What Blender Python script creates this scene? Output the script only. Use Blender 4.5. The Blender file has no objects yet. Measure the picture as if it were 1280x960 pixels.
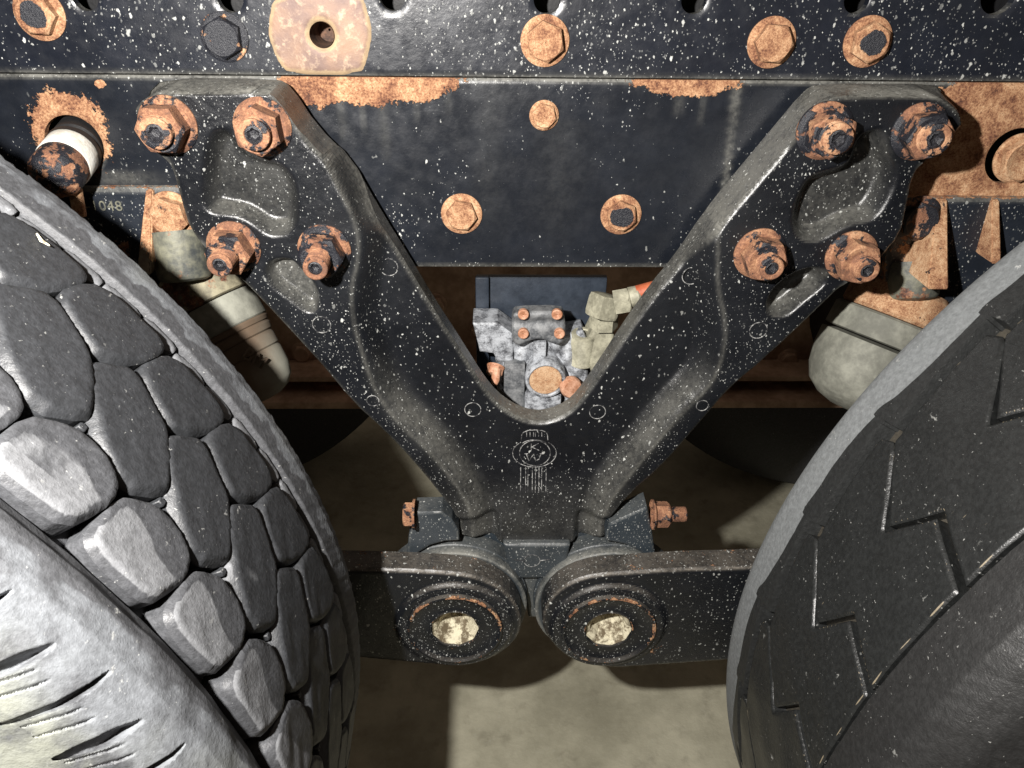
import bpy, bmesh, random, mathutils
import numpy as np
from math import *
from mathutils import Vector, Matrix
random.seed(7); np.random.seed(7)
C = bpy.context.scene.collection
sc = bpy.context.scene

# ------------------------------------------------------------------ camera
H = 1.043                      # eye height above the concrete
F, CX, CY = 960., 640., 480.   # focal length in pixels of the 1280 x 960 photograph
def basis(p, yaw, roll):
    p, yaw, roll = map(radians, (p, yaw, roll))
    f = np.array([sin(yaw)*cos(p), cos(yaw)*cos(p), -sin(p)])
    r = np.array([cos(yaw), -sin(yaw), 0.]); u = np.cross(r, f)
    return cos(roll)*r + sin(roll)*u, -sin(roll)*r + cos(roll)*u, f
RV, UV, FV = basis(31, 1.7, .8)
def at(x, y, Y):
    d = FV + RV*(x-CX)/F - UV*(y-CY)/F
    d = d*Y/d[1]
    return Vector((d[0], d[1], d[2]+H))
def xz(x, y, Y):
    p = at(x, y, Y); return (p.x, p.z)
cam = bpy.data.cameras.new('camera'); co = bpy.data.objects.new('camera', cam); C.objects.link(co)
co.matrix_world = Matrix(((RV[0], UV[0], -FV[0], 0), (RV[1], UV[1], -FV[1], 0), (RV[2], UV[2], -FV[2], H), (0, 0, 0, 1)))
cam.sensor_width = 36; cam.lens = 27; cam.clip_start = .02; cam.clip_end = 60
sc.camera = co
w = bpy.data.worlds.new('World'); sc.world = w; w.use_nodes = True
w.node_tree.nodes['Background'].inputs[0].default_value = (1, .80, .64, 1)
w.node_tree.nodes['Background'].inputs[1].default_value = .14
# the hand lamp that lights the underside: up and to the left of the lens
lp = Vector((0, 0, H)) + Vector(RV)*-.170 + Vector(UV)*.085 + Vector(FV)*0.0
ld = bpy.data.lights.new('hand_lamp', 'SPOT'); lo = bpy.data.objects.new('hand_lamp', ld); C.objects.link(lo)
ld.energy = 54; ld.color = (1, .965, .92); ld.shadow_soft_size = .011; ld.spot_size = radians(130); ld.spot_blend = .35
lo.location = lp; lo.rotation_euler = (Vector(FV)).to_track_quat('-Z', 'Y').to_euler()
vs = sc.view_settings; vs.view_transform = 'Standard'; vs.look = 'None'; vs.exposure = 0; vs.gamma = 1; vs.use_curve_mapping = False

# ------------------------------------------------------------------ node helpers
class N:
    def __init__(s, name):
        s.m = bpy.data.materials.new(name); s.m.use_nodes = True; s.t = s.m.node_tree; s.n = s.t.nodes; s.l = s.t.links
        s.b = s.n['Principled BSDF']; s.geo = s.n.new('ShaderNodeNewGeometry'); s.pos = s.geo.outputs['Position']
    def lk(s, a, b):
        if isinstance(a, (int, float)): b.default_value = a
        elif isinstance(a, tuple): b.default_value = (*a, 1)[:4] if len(b.default_value) == 4 else a
        else: s.l.new(a, b)
    def noise(s, sc=10, det=4, rough=.55, vec=None, dist=0):
        n = s.n.new('ShaderNodeTexNoise'); n.inputs['Scale'].default_value = sc; n.inputs['Detail'].default_value = det
        n.inputs['Roughness'].default_value = rough; n.inputs['Distortion'].default_value = dist
        s.l.new(vec or s.pos, n.inputs['Vector']); return n.outputs['Fac']
    def vor(s, sc, vec=None, rnd=1.):
        n = s.n.new('ShaderNodeTexVoronoi'); n.inputs['Scale'].default_value = sc; n.inputs['Randomness'].default_value = rnd
        s.l.new(vec or s.pos, n.inputs['Vector']); return n
    def M(s, op, a, b=0., c=0., clamp=False):
        n = s.n.new('ShaderNodeMath'); n.operation = op; n.use_clamp = clamp
        s.lk(a, n.inputs[0]); s.lk(b, n.inputs[1]); s.lk(c, n.inputs[2]); return n.outputs[0]
    def ramp(s, v, a, b, lo=0., hi=1.):
        n = s.n.new('ShaderNodeMapRange'); n.interpolation_type = 'SMOOTHSTEP'
        s.lk(v, n.inputs[0]); n.inputs[1].default_value = a; n.inputs[2].default_value = b
        n.inputs[3].default_value = lo; n.inputs[4].default_value = hi; return n.outputs[0]
    def mix(s, f, a, b):
        n = s.n.new('ShaderNodeMix'); n.data_type = 'RGBA'
        s.lk(f, n.inputs[0]); s.lk(a, n.inputs[6]); s.lk(b, n.inputs[7]); return n.outputs[2]
    def mapv(s, scale, vec=None):
        n = s.n.new('ShaderNodeMapping'); n.inputs['Scale'].default_value = scale; s.l.new(vec or s.pos, n.inputs[0]); return n.outputs[0]
    def attr(s, name):
        n = s.n.new('ShaderNodeAttribute'); n.attribute_name = name; return n.outputs['Fac']
    def obj(s):
        n = s.n.new('ShaderNodeTexCoord'); return n.outputs['Object']
    def rnd(s):
        n = s.n.new('ShaderNodeObjectInfo'); return n.outputs['Random']
    def nz(s):
        n = s.n.new('ShaderNodeSeparateXYZ'); s.l.new(s.geo.outputs['True Normal'], n.inputs[0]); return n.outputs[2]
    def sep(s, v):
        n = s.n.new('ShaderNodeSeparateXYZ'); s.l.new(v, n.inputs[0]); return n.outputs
    def bump(s, h, dist=.001, st=1., nrm=None):
        n = s.n.new('ShaderNodeBump'); n.inputs['Distance'].default_value = dist; n.inputs['Strength'].default_value = st
        s.lk(h, n.inputs['Height'])
        if nrm: s.l.new(nrm, n.inputs['Normal'])
        return n.outputs[0]
    def out(s, col, rough, nrm=None, metal=0., spec=.5, coat=0.):
        s.lk(col, s.b.inputs['Base Color']); s.lk(rough, s.b.inputs['Roughness']); s.lk(metal, s.b.inputs['Metallic'])
        s.b.inputs['Specular IOR Level'].default_value = spec; s.b.inputs['Coat Weight'].default_value = coat
        s.b.inputs['Coat Roughness'].default_value = .12
        if nrm: s.l.new(nrm, s.b.inputs['Normal'])
        return s.m

RUST_D, RUST_M, RUST_L = (.10, .038, .020), (.27, .115, .058), (.50, .29, .165)
def rustcol(s, sc=1., pale=.55):
    n1 = s.noise(75*sc, 6, .68); n2 = s.noise(520*sc, 5, .7); n3 = s.noise(20*sc, 3)
    t = s.M('ADD', s.M('ADD', s.M('MULTIPLY', n1, .50), s.M('MULTIPLY', n2, .42)), s.M('MULTIPLY', n3, .22))
    t = s.M('ADD', t, .55-pale-.05)
    n = s.n.new('ShaderNodeValToRGB'); s.lk(t, n.inputs[0]); e = n.color_ramp.elements
    e[0].position = .40; e[0].color = (.035, .016, .011, 1); e[1].position = .80; e[1].color = (.60, .42, .27, 1)
    for p, c in ((.475, (.13, .050, .026)), (.54, (.27, .128, .064)), (.61, (.42, .235, .125)), (.68, (.54, .35, .205))):
        q = e.new(p); q.color = (*c, 1)
    v = s.vor(700*sc); pit = s.ramp(v.outputs['Distance'], .12, .3, .75, 0)
    c = s.mix(pit, n.outputs[0], (.06, .022, .012))
    return c, n1, n2

def paint(name, base=(.010, .013, .019), dens=.55, size=1., rough=.30, dust=.4, cast=0., dcol=(.26, .255, .225), rustn=0., film=.0):
    """chipped black chassis paint: pin-head specks, dust on ledges, rust where the attribute 'rust' says so"""
    s = N(name)
    # spots of dried mud and stone chips
    spk = None
    nd = s.noise(14, 3, .6)
    for scl, r0, th, sd in ((150, .105, 1-dens, 0), (300, .13, 1-dens*.9, 3.1), (75, .055, 1-dens*.55, 7.7), (560, .17, 1-dens*.5, 1.3)):
        mp = s.n.new('ShaderNodeMapping'); mp.inputs['Location'].default_value = (sd, sd*.7, sd*1.3)
        mp.inputs['Rotation'].default_value = (0, .5*sd, 0); mp.inputs['Scale'].default_value = (1., 1., .72); s.l.new(s.pos, mp.inputs[0])
        # wobble so that a spot is not a disc
        nn = s.n.new('ShaderNodeTexNoise'); nn.inputs['Scale'].default_value = scl*2.2; nn.inputs['Detail'].default_value = 2; s.l.new(s.pos, nn.inputs['Vector'])
        va = s.n.new('ShaderNodeVectorMath'); va.operation = 'MULTIPLY_ADD'; s.l.new(nn.outputs['Color'], va.inputs[0])
        va.inputs[1].default_value = (.55/scl,)*3; s.l.new(mp.outputs[0], va.inputs[2])
        v = s.vor(scl, va.outputs[0])
        cs = s.n.new('ShaderNodeSeparateColor'); s.l.new(v.outputs['Color'], cs.inputs[0])
        rad = s.M('MULTIPLY', s.ramp(cs.outputs[0], 0, 1, .55, 2.0), r0*size)
        hit = s.ramp(s.M('SUBTRACT', v.outputs['Distance'], rad), -.03, .045, 1, 0)
        on = s.M('GREATER_THAN', s.M('ADD', cs.outputs[1], s.M('MULTIPLY', s.M('SUBTRACT', nd, .5), 1.5)), th)
        hit = s.M('MULTIPLY', s.M('MULTIPLY', hit, on), s.M('ADD', .12, s.M('MULTIPLY', s.M('POWER', cs.outputs[2], 1.6), .88)))
        spk = hit if spk is None else s.M('MAXIMUM', spk, hit)
    n1 = s.noise(28, 5, .62); n2 = s.noise(260, 5, .7); n3 = s.noise(6, 3)
    up = s.ramp(s.nz(), .25, .85)
    dm = s.M('ADD', s.M('MULTIPLY', up, dust), s.attr('dust'))
    dm = s.M('MULTIPLY', dm, s.ramp(s.M('ADD', s.M('MULTIPLY', n2, .6), s.M('MULTIPLY', n1, .5)), .38, .66, .25, 1.), clamp=True)
    col = s.mix(s.ramp(n1, .35, .7), base, tuple(min(1, c*1.35+.001) for c in base))
    col = s.mix(s.M('MULTIPLY', s.ramp(n3, .42, .68), film), col, (.10, .105, .11))
    col = s.mix(s.M('MULTIPLY', dm, .8), col, dcol)
    col = s.mix(s.M('MULTIPLY', spk, .85), col, (.54, .55, .52))
    rc, r1, r2 = rustcol(s, 1., .51)
    ra = s.attr('rust')
    rm = s.ramp(s.M('ADD', ra, s.M('ADD', s.M('MULTIPLY', s.M('SUBTRACT', s.noise(55, 6, .7), .5), 1.1), s.M('MULTIPLY', s.M('SUBTRACT', s.noise(380, 3, .6), .5), .5))), .52, .58)
    if rustn: rm = s.M('MAXIMUM', rm, s.ramp(s.M('MULTIPLY', s.noise(33, 6, .7), s.ramp(s.noise(7, 2), .3, .6)), 1-rustn, 1.04-rustn))
    col = s.mix(rm, col, rc)
    rg = s.M('ADD', rough, s.M('MULTIPLY', s.ramp(s.noise(90, 4, .6), .3, .75), .14))
    rg = s.M('MAXIMUM', rg, s.M('MULTIPLY', s.M('MAXIMUM', dm, spk), .9)); rg = s.M('MAXIMUM', rg, s.M('MULTIPLY', rm, .88))
    h = s.M('ADD', s.M('MULTIPLY', n2, .25+cast), s.M('MULTIPLY', spk, .35))
    h = s.M('ADD', h, s.M('MULTIPLY', rm, s.M('ADD', .4, s.M('MULTIPLY', r2, 1.2))))
    h = s.M('ADD', h, s.M('MULTIPLY', s.noise(40, 3), .6+cast))
    return s.out(col, rg, s.bump(h, .0009, .75))

def rusty(name, black=0., pale=.55, tint=1., centre=False):
    s = N(name); c, n1, n2 = rustcol(s, 1.3, pale)
    if tint != 1: c = s.mix(.30, c, (.42*tint, .21*tint, .125*tint))
    o = s.obj(); rnd = s.rnd()
    va = s.n.new('ShaderNodeVectorMath'); va.operation = 'ADD'; s.l.new(s.pos, va.inputs[0])
    nb = s.noise(70, 5, .6, va.outputs[0]); rm = s.M('ADD', nb, s.M('MULTIPLY', s.noise(260, 3), .25))
    if centre:
        e = s.sep(o); rr = s.M('SQRT', s.M('ADD', s.M('MULTIPLY', e[0], e[0]), s.M('MULTIPLY', e[2], e[2])))
        rm = s.M('ADD', rm, s.ramp(rr, .006, .0150, .16, -.5))
    bm = s.ramp(rm, 1.02-black, 1.08-black)
    c = s.mix(bm, c, (.012, .013, .018))
    rg = s.M('ADD', s.M('MULTIPLY', bm, -.45), .86)
    h = s.M('ADD', s.M('MULTIPLY', n2, 1.3), s.M('ADD', s.M('MULTIPLY', n1, 1.2), s.M('MULTIPLY', bm, .6)))
    return s.out(c, rg, s.bump(h, .0008, .8))

def rubber(name, base=(.030, .031, .034), worn=(.26, .265, .275), amt=.5, rough=.55, scuff=1., tan=0.):
    s = N(name)
    n1 = s.noise(38, 5, .6); n2 = s.noise(300, 4, .65); n3 = s.noise(900, 2, .5); n4 = s.noise(14, 3, .5)
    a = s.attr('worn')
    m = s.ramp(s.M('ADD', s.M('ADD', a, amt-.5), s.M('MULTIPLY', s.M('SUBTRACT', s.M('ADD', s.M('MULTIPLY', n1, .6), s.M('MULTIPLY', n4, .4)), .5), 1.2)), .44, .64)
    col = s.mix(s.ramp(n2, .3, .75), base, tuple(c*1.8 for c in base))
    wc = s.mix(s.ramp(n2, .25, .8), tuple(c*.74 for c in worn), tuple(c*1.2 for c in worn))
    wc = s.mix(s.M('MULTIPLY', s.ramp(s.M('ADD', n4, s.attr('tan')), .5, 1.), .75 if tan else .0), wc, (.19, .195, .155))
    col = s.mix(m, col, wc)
    v = s.vor(60, s.mapv((1, .7, 1)))
    # scuffs
    sp = None
    for sc_, mp_, th_ in ((230, (1, .35, .5), .16), (420, (.5, .6, 1), .20), (900, (1, 1, .5), .10)):
        nw = s.n.new('ShaderNodeTexNoise'); nw.inputs['Scale'].default_value = sc_*1.5; s.l.new(s.pos, nw.inputs['Vector'])
        va = s.n.new('ShaderNodeVectorMath'); va.operation = 'MULTIPLY_ADD'; s.l.new(nw.outputs['Color'], va.inputs[0]); va.inputs[1].default_value = (1./sc_,)*3; s.l.new(s.mapv(mp_), va.inputs[2])
        v = s.vor(sc_, va.outputs[0]); cs = s.n.new('ShaderNodeSeparateColor'); s.l.new(v.outputs['Color'], cs.inputs[0])
        q = s.M('MULTIPLY', s.ramp(v.outputs['Distance'], .06, .22, 1, 0), s.M('GREATER_THAN', s.M('ADD', cs.outputs[1], s.M('MULTIPLY', s.M('SUBTRACT', n1, .5), 1.4)), 1-th_*scuff*.8))
        q = s.M('MULTIPLY', q, cs.outputs[2]); sp = q if sp is None else s.M('MAXIMUM', sp, q)
    col = s.mix(s.M('MULTIPLY', sp, .65), col, (.42, .42, .40))
    rg = s.M('ADD', rough, s.M('MULTIPLY', m, .2))
    h = s.M('ADD', s.M('MULTIPLY', n2, .9), s.M('ADD', s.M('MULTIPLY', n3, .3), s.M('MULTIPLY', n1, 1.2)))
    return s.out(col, rg, s.bump(h, .0006, .8), spec=.45)

def plain(name, a, b, sc=40, rough=.7, bd=.0008, metal=0., thr=(.35, .68), rusta=0.):
    s = N(name); n1 = s.noise(sc, 6, .65); n2 = s.noise(sc*6, 3, .6)
    c = s.mix(s.ramp(s.M('ADD', s.M('MULTIPLY', n1, .75), s.M('MULTIPLY', n2, .25)), *thr), a, b)
    if rusta:
        rc, _, _ = rustcol(s, 1., .6); c = s.mix(s.ramp(s.noise(30, 6, .7), 1-rusta, 1.06-rusta), c, rc)
    return s.out(c, rough, s.bump(s.M('ADD', n1, s.M('MULTIPLY', n2, .6)), bd, .8), metal)

MT = dict(
    rail=paint('rail_paint', (.0072, .0088, .0125), .60, .88, .24, .5, film=.03),
    plate=paint('upper_plate_paint', (.007, .0085, .013), .60, .92, .26, .5, film=.04),
    cast=paint('cast_bracket_paint', (.0055, .0062, .008), .64, .78, .22, .27, cast=.35, film=.06),
    rod=paint('torque_rod_paint', (.007, .008, .010), .80, .9, .30, .38, cast=.3, dcol=(.24, .21, .17), rustn=.40),
    clamp=paint('clamp_paint', (.020, .027, .034), .6, .9, .34, .22, cast=.3, film=.35),
    hanger=paint('hanger_paint', (.011, .014, .020), .5, .9, .36, .7, cast=.3, rustn=.42),
    gus=paint('gusset_steel', (.06, .045, .03), .2, .9, .5, .7, cast=.4, dcol=(.30, .27, .19), rustn=.62),
    olive=plain('dusty_olive_steel', (.035, .04, .042), (.20, .195, .14), 34, .6, .001, rusta=.42),
    bare=rusty('bare_rusted_steel', .0, .42), bolt=rusty('rusted_bolt', .16, .49), boltb=rusty('rusted_bolt_with_black_paint', .50, .50, centre=True),
    boltk=rusty('black_painted_bolt', .52, .46), nut=rusty('rusted_nut', .36, .56, .80), nutb=rusty('rusted_nut_half_black', .45, .58, .78),
    stud=rusty('stud_steel', .42, .5, .9, centre=False), sock=plain('stud_recess', (.006, .006, .008), (.03, .03, .035), 300, .35),
    orange=rusty('orange_rust', .25, .47), brown=plain('brown_far_steel', (.30, .19, .13), (.62, .43, .31), 14, .8),
    tyre=rubber('tyre_rubber', amt=.12), tblk=rubber('tread_rubber', (.019, .020, .022), (.12, .123, .13), .36, .52),
    tblka=rubber('tread_rubber_dusty', (.036, .037, .040), (.135, .138, .145), .50, .5),
    rib=rubber('shoulder_rubber_dusty', (.04, .041, .044), (.125, .132, .142), .85, .6, tan=1),
    tyreb=rubber('smooth_tyre_rubber', (.0085, .009, .009), (.17, .14, .095), .03, .36, .8),
    bump=plain('dusty_grey_rubber', (.12, .12, .10), (.27, .27, .225), 26, .75, .0008), bumpd=plain('brown_dusty_rubber', (.05, .033, .02), (.15, .11, .075), 30, .8),
    gap=plain('black_steel', (.004, .004, .005), (.012, .012, .013), 30, .6),
    vplate=plain('slate_blue_painted_plate', (.012, .017, .026), (.035, .045, .062), 22, .4, .0005),
    alu=plain('dusty_cast_aluminium', (.06, .062, .07), (.42, .44, .47), 110, .5, .0009, thr=(.36, .6)), alud=plain('dark_cast_aluminium', (.05, .055, .062), (.24, .245, .25), 80, .5, .0009),
    brass=plain('dusty_fitting', (.20, .19, .14), (.46, .44, .33), 60, .6, .0006), hose=plain('orange_hose', (.38, .08, .035), (.55, .16, .07), 60, .5, .0003),
    copper=plain('rusty_copper_fitting', (.34, .14, .07), (.68, .40, .27), 120, .6), wht=plain('pale_sleeve', (.55, .53, .46), (.80, .79, .74), 60, .5),
    dustc=plain('pale_packed_dust', (.13, .10, .06), (.62, .57, .42), 70, .8, .001, thr=(.42, .56)), line=plain('scuffed_casting_line', (.02, .02, .022), (.32, .32, .31), 150, .55, .0003, thr=(.44, .58)),
    conc=None)
def concrete():
    s = N('concrete'); n1 = s.noise(5, 6, .65); n2 = s.noise(60, 5, .7); n3 = s.noise(1.4, 3); n4 = s.noise(22, 5, .6)
    c = s.mix(s.ramp(n1, .32, .7), (.27, .255, .185), (.50, .475, .36))
    c = s.mix(s.M('MULTIPLY', s.ramp(n4, .52, .72), .45), c, (.17, .155, .11))
    c = s.mix(s.M('MULTIPLY', s.ramp(n2, .55, .8), .3), c, (.5, .49, .42))
    return s.out(c, .85, s.bump(s.M('ADD', n2, n1), .002, .7))
MT['conc'] = concrete()

# ------------------------------------------------------------------ object helpers
def link(name, me, mat, parent=None, label=None):
    o = bpy.data.objects.new(name, me); C.objects.link(o)
    if mat is not None and not me.materials: me.materials.append(MT[mat] if isinstance(mat, str) else mat)
    if parent is not None: o.parent = parent; o.matrix_parent_inverse = parent.matrix_basis.inverted() if parent.type == 'EMPTY' and parent.location.length else Matrix()
    if label: o['label'] = label
    return o
def thing(name, label, cat, group=None, loc=None):
    o = bpy.data.objects.new(name, None); C.objects.link(o); o['label'] = label; o['category'] = cat
    o.empty_display_size = .02
    if loc is not None: o.location = loc
    if group: o['group'] = group
    return o
def mesh(v, f, smooth=True):
    me = bpy.data.meshes.new('m'); me.from_pydata([tuple(map(float, p)) for p in v], [], [tuple(map(int, q)) for q in f]); me.update()
    if smooth: me.shade_smooth()
    return me
def sharp(me, a=35):
    me.shade_smooth(); me.set_sharp_from_angle(angle=radians(a)); return me
def lathe(prof, n=48, a=35):
    """prof: (radius, height); axis = local -Y (towards the viewer)"""
    v, f = [], []
    for r, h in prof:
        for i in range(n): t = 2*pi*i/n; v.append((r*cos(t), -h, r*sin(t)))
    for j in range(len(prof)-1):
        for i in range(n):
            a0, b0 = j*n+i, j*n+(i+1) % n; f.append((a0, b0, b0+n, a0+n))
    return sharp(mesh(v, f), a)
def hexhead(af, h, flange, fh, n=48, depress=0., r_end=0.):
    """flange disc and chamfered hexagon, axis local -Y"""
    v, f = [], []; rc = af*.47
    def ring(fn):
        for i in range(n): t = 2*pi*i/n; r, y = fn(t); v.append((r*cos(t), -y, r*sin(t)))
    def rh(t):
        u = (t % (pi/3))-pi/6; return af/2/cos(u)*.985
    if flange:
        ring(lambda t: (flange, 0)); ring(lambda t: (flange, fh*.45)); ring(lambda t: (flange*.96, fh*.62)); ring(lambda t: (max(af*.58, flange*.80), fh))
    ring(lambda t: (rh(t), fh)); ring(lambda t: (rh(t), h-.0006-max(0, rh(t)-rc)*.62)); ring(lambda t: (min(rh(t)-.0004, rc), h))
    ring(lambda t: (rc*.45, h-depress)); ring(lambda t: (.0003, h-depress))
    m = len(v)//n
    for j in range(m-1):
        for i in range(n): a0, b0 = j*n+i, j*n+(i+1) % n; f.append((a0, b0, b0+n, a0+n))
    return sharp(mesh(v, f), 28)
def place(o, p, d=None, spin=0.):
    """local -Y points along d"""
    d = Vector(d or (0, -1, 0)).normalized()
    q = Vector((0, -1, 0)).rotation_difference(d)
    o.matrix_world = Matrix.Translation(p) @ q.to_matrix().to_4x4() @ Matrix.Rotation(spin, 4, 'Y'); return o
def pdist(P, poly):
    """signed distance (negative inside) and nearest boundary point, P (n,2)"""
    poly = np.asarray(poly, float); A = poly; B = np.roll(poly, -1, 0)
    best = np.full(len(P), 1e9); near = np.zeros_like(P); ins = np.zeros(len(P), bool)
    for a, b in zip(A, B):
        ab = b-a; L = ab@ab
        if L < 1e-14: continue
        t = np.clip(((P-a)@ab)/L, 0, 1); q = a+t[:, None]*ab; d = ((P-q)**2).sum(1)
        k = d < best; best[k] = d[k]; near[k] = q[k]
        c = ((a[1] > P[:, 1]) != (b[1] > P[:, 1]))
        if c.any():
            xx = (b[0]-a[0])*(P[:, 1]-a[1])/(b[1]-a[1]+1e-15)+a[0]; ins ^= c & (P[:, 0] < xx)
    d = np.sqrt(best); d[ins] *= -1; return d, near
def chaikin(poly, k=2):
    for _ in range(k):
        q = []
        for i in range(len(poly)):
            a, b = np.array(poly[i]), np.array(poly[(i+1) % len(poly)]); q += [tuple(.75*a+.25*b), tuple(.25*a+.75*b)]
        poly = q
    return poly
def hf(poly, step, yf, yback, holes=(), attrs=None, mapf=None, wall=1):
    """a plate or block whose front is a height field over the outline poly, with real sides and holes"""
    poly = np.asarray(poly, float); lo = poly.min(0)-step; hi = poly.max(0)+step
    nx = int((hi[0]-lo[0])/step)+2; nz = int((hi[1]-lo[1])/step)+2
    gx, gz = np.meshgrid(lo[0]+np.arange(nx)*step, lo[1]+np.arange(nz)*step, indexing='ij')
    P = np.stack([gx.ravel(), gz.ravel()], 1)
    def sd(P):
        d, q = pdist(P, poly)
        for h in holes:
            dh, qh = pdist(P, h); k = -dh > d; d = np.where(k, -dh, d); q = np.where(k[:, None], qh, q)
        return d, q
    cc = np.stack([(gx[:-1, :-1]+step/2).ravel(), (gz[:-1, :-1]+step/2).ravel()], 1)
    dc, _ = sd(cc); used = (dc < 0).reshape(nx-1, nz-1)
    d, q = sd(P)
    idx = np.arange(nx*nz).reshape(nx, nz)
    U = np.pad(used, 1); cnt = (U[:-1, :-1].astype(int)+U[1:, :-1]+U[:-1, 1:]+U[1:, 1:])
    border = ((cnt > 0) & (cnt < 4)).ravel(); P = np.where(border[:, None], q, P); d = np.where(border, 0, d)
    ii, jj = np.nonzero(used)
    quads = np.stack([idx[ii, jj], idx[ii+1, jj], idx[ii+1, jj+1], idx[ii, jj+1]], 1)
    keep = np.unique(quads); rm = np.full(nx*nz, -1); rm[keep] = np.arange(len(keep)); quads = rm[quads]
    P = P[keep]; d = d[keep]
    Y = yf(P[:, 0], P[:, 1], -d)
    V = np.stack([P[:, 0], Y, P[:, 1]], 1)
    # border edges
    e = np.concatenate([quads[:, [0, 1]], quads[:, [1, 2]], quads[:, [2, 3]], quads[:, [3, 0]]])
    key = np.sort(e, 1); _, inv, c = np.unique(key, axis=0, return_inverse=True, return_counts=True); be = e[c[inv.ravel()] == 1]
    faces = quads.tolist(); n0 = len(V); bv = np.unique(be); m = {int(b): n0+k for k, b in enumerate(bv)}
    nb = len(bv)
    top = V[bv].copy(); bot = V[bv].copy(); bot[:, 1] = yback
    V = np.concatenate([V, top, bot])
    if wall:
        for a, b in be.tolist(): faces.append((m[b], m[a], m[a]+nb, m[b]+nb))
    if mapf is not None: V = mapf(V)
    me = mesh(V, faces)
    if attrs:
        PP = np.concatenate([P, P[bv], P[bv]]); dd = np.concatenate([-d, np.zeros(2*nb)])
        for k, fn in attrs.items():
            at_ = me.attributes.new(k, 'FLOAT', 'POINT'); at_.data.foreach_set('value', np.asarray(fn(PP[:, 0], PP[:, 1], dd), np.float32))
    return me
def sst(x, a, b):
    t = np.clip((x-a)/(b-a), 0, 1); return t*t*(3-2*t)
def bev(d, r):
    t = np.clip(d/r, 0, 1); return 1-np.sqrt(np.clip(1-(1-t)**2, 0, 1))    # 1 at the edge, 0 inside
def circ(c, r, n=40): return [(c[0]+r*cos(2*pi*i/n), c[1]+r*sin(2*pi*i/n)) for i in range(n)]
def px(pts, Y=None): return [xz(p[0], p[1], p[2] if len(p) > 2 else Y) for p in pts]
def tube(pts, r, n=10, closed=False, cap=True):
    pts = [Vector(p) for p in pts]; v, f = [], []; m = len(pts)
    rs = r if isinstance(r, (list, tuple)) else [r]*m
    up = Vector((0, 0, 1)); last = None
    for i, p in enumerate(pts):
        a = pts[(i-1) % m] if closed or i > 0 else p; b = pts[(i+1) % m] if closed or i < m-1 else p
        t = (b-a).normalized(); s_ = t.cross(last if last is not None else (up if abs(t.z) < .9 else Vector((0, 1, 0)))).normalized(); u = s_.cross(t).normalized(); last = u
        for k in range(n): g = 2*pi*k/n; v.append(p+(s_*cos(g)+u*sin(g))*rs[i])
    for i in range(m if closed else m-1):
        for k in range(n): a0, b0 = i*n+k, i*n+(k+1) % n; c0, d0 = ((i+1) % m)*n+(k+1) % n, ((i+1) % m)*n+k; f.append((a0, b0, c0, d0))
    if cap and not closed: f.append(tuple(range(n))[::-1]); f.append(tuple(range((m-1)*n, m*n)))
    return sharp(mesh(v, f), 50)
def block(cx, cy, cz, sx, sy, sz, b=.0015, seg=2):
    bm = bmesh.new(); bmesh.ops.create_cube(bm, size=1, matrix=Matrix.Translation((cx, cy, cz)) @ Matrix.Diagonal((sx, sy, sz, 1)))
    if b: bmesh.ops.bevel(bm, geom=bm.edges[:], offset=b, segments=seg, affect='EDGES', profile=.6)
    me = bpy.data.meshes.new('m'); bm.to_mesh(me); bm.free(); return sharp(me, 40)
def pblock(x0, y0, x1, y1, Yf, Yb, b=.0015):
    """a block whose front face covers that rectangle of the photograph when it stands at depth Yf"""
    a = xz(x0, y0, Yf); c = xz(x1, y1, Yf)
    return block((a[0]+c[0])/2, (Yf+Yb)/2, (a[1]+c[1])/2, abs(c[0]-a[0]), Yb-Yf, abs(a[1]-c[1]), b)
def join(ms):
    bm = bmesh.new()
    for m in ms: bm.from_mesh(m)
    me = bpy.data.meshes.new('m'); bm.to_mesh(me); bm.free(); return sharp(me, 40)

# ------------------------------------------------------------------ setting
v = [(-6, -3, 0), (6, -3, 0), (6, 9, 0), (-6, 9, 0)]
g = link('ground', mesh(v, [(0, 1, 2, 3)], False), 'conc'); g['kind'] = 'structure'

# ------------------------------------------------------------------ frame rail (lower) and outer plate (upper)
YR, YP = .660, .6575
zs = xz(640, 97.5, YR)[1]; zb = xz(640, 334, YR)[1]
rail = thing('frame_rail', 'long black speckled frame rail with rust under its top seam, behind the V-shaped casting', 'frame rail')
x0, x1 = -.62, .66
def pq(x, y, Y=YR): return np.array(xz(x, y, Y))
hl = pq(92, 181); hr = pq(1268, 196)
pxm = .66/960*.96
def rail_rust(X, Z, d):
    r = np.full(len(X), -.6)
    def ell(cx, cy, rx, ry, s=1., soft=1.):
        c = pq(cx, cy); k = np.sqrt(((X-c[0])/(rx*pxm))**2+((Z-c[1])/(ry*pxm))**2); return s*np.clip(1.55-k*soft, -1, 1.2)
    for a in ((465, 98, 105, 30), (400, 103, 50, 28), (860, 101, 68, 18), (88, 168, 48, 50), (85, 140, 40, 22), (125, 105, 8, 6, .8),
              (1240, 175, 110, 105), (1290, 140, 150, 70), (1190, 215, 60, 45), (1330, 200, 120, 90)): r = np.maximum(r, ell(*a))
    g_ = pq(0, 232)[1]; return r
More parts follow.
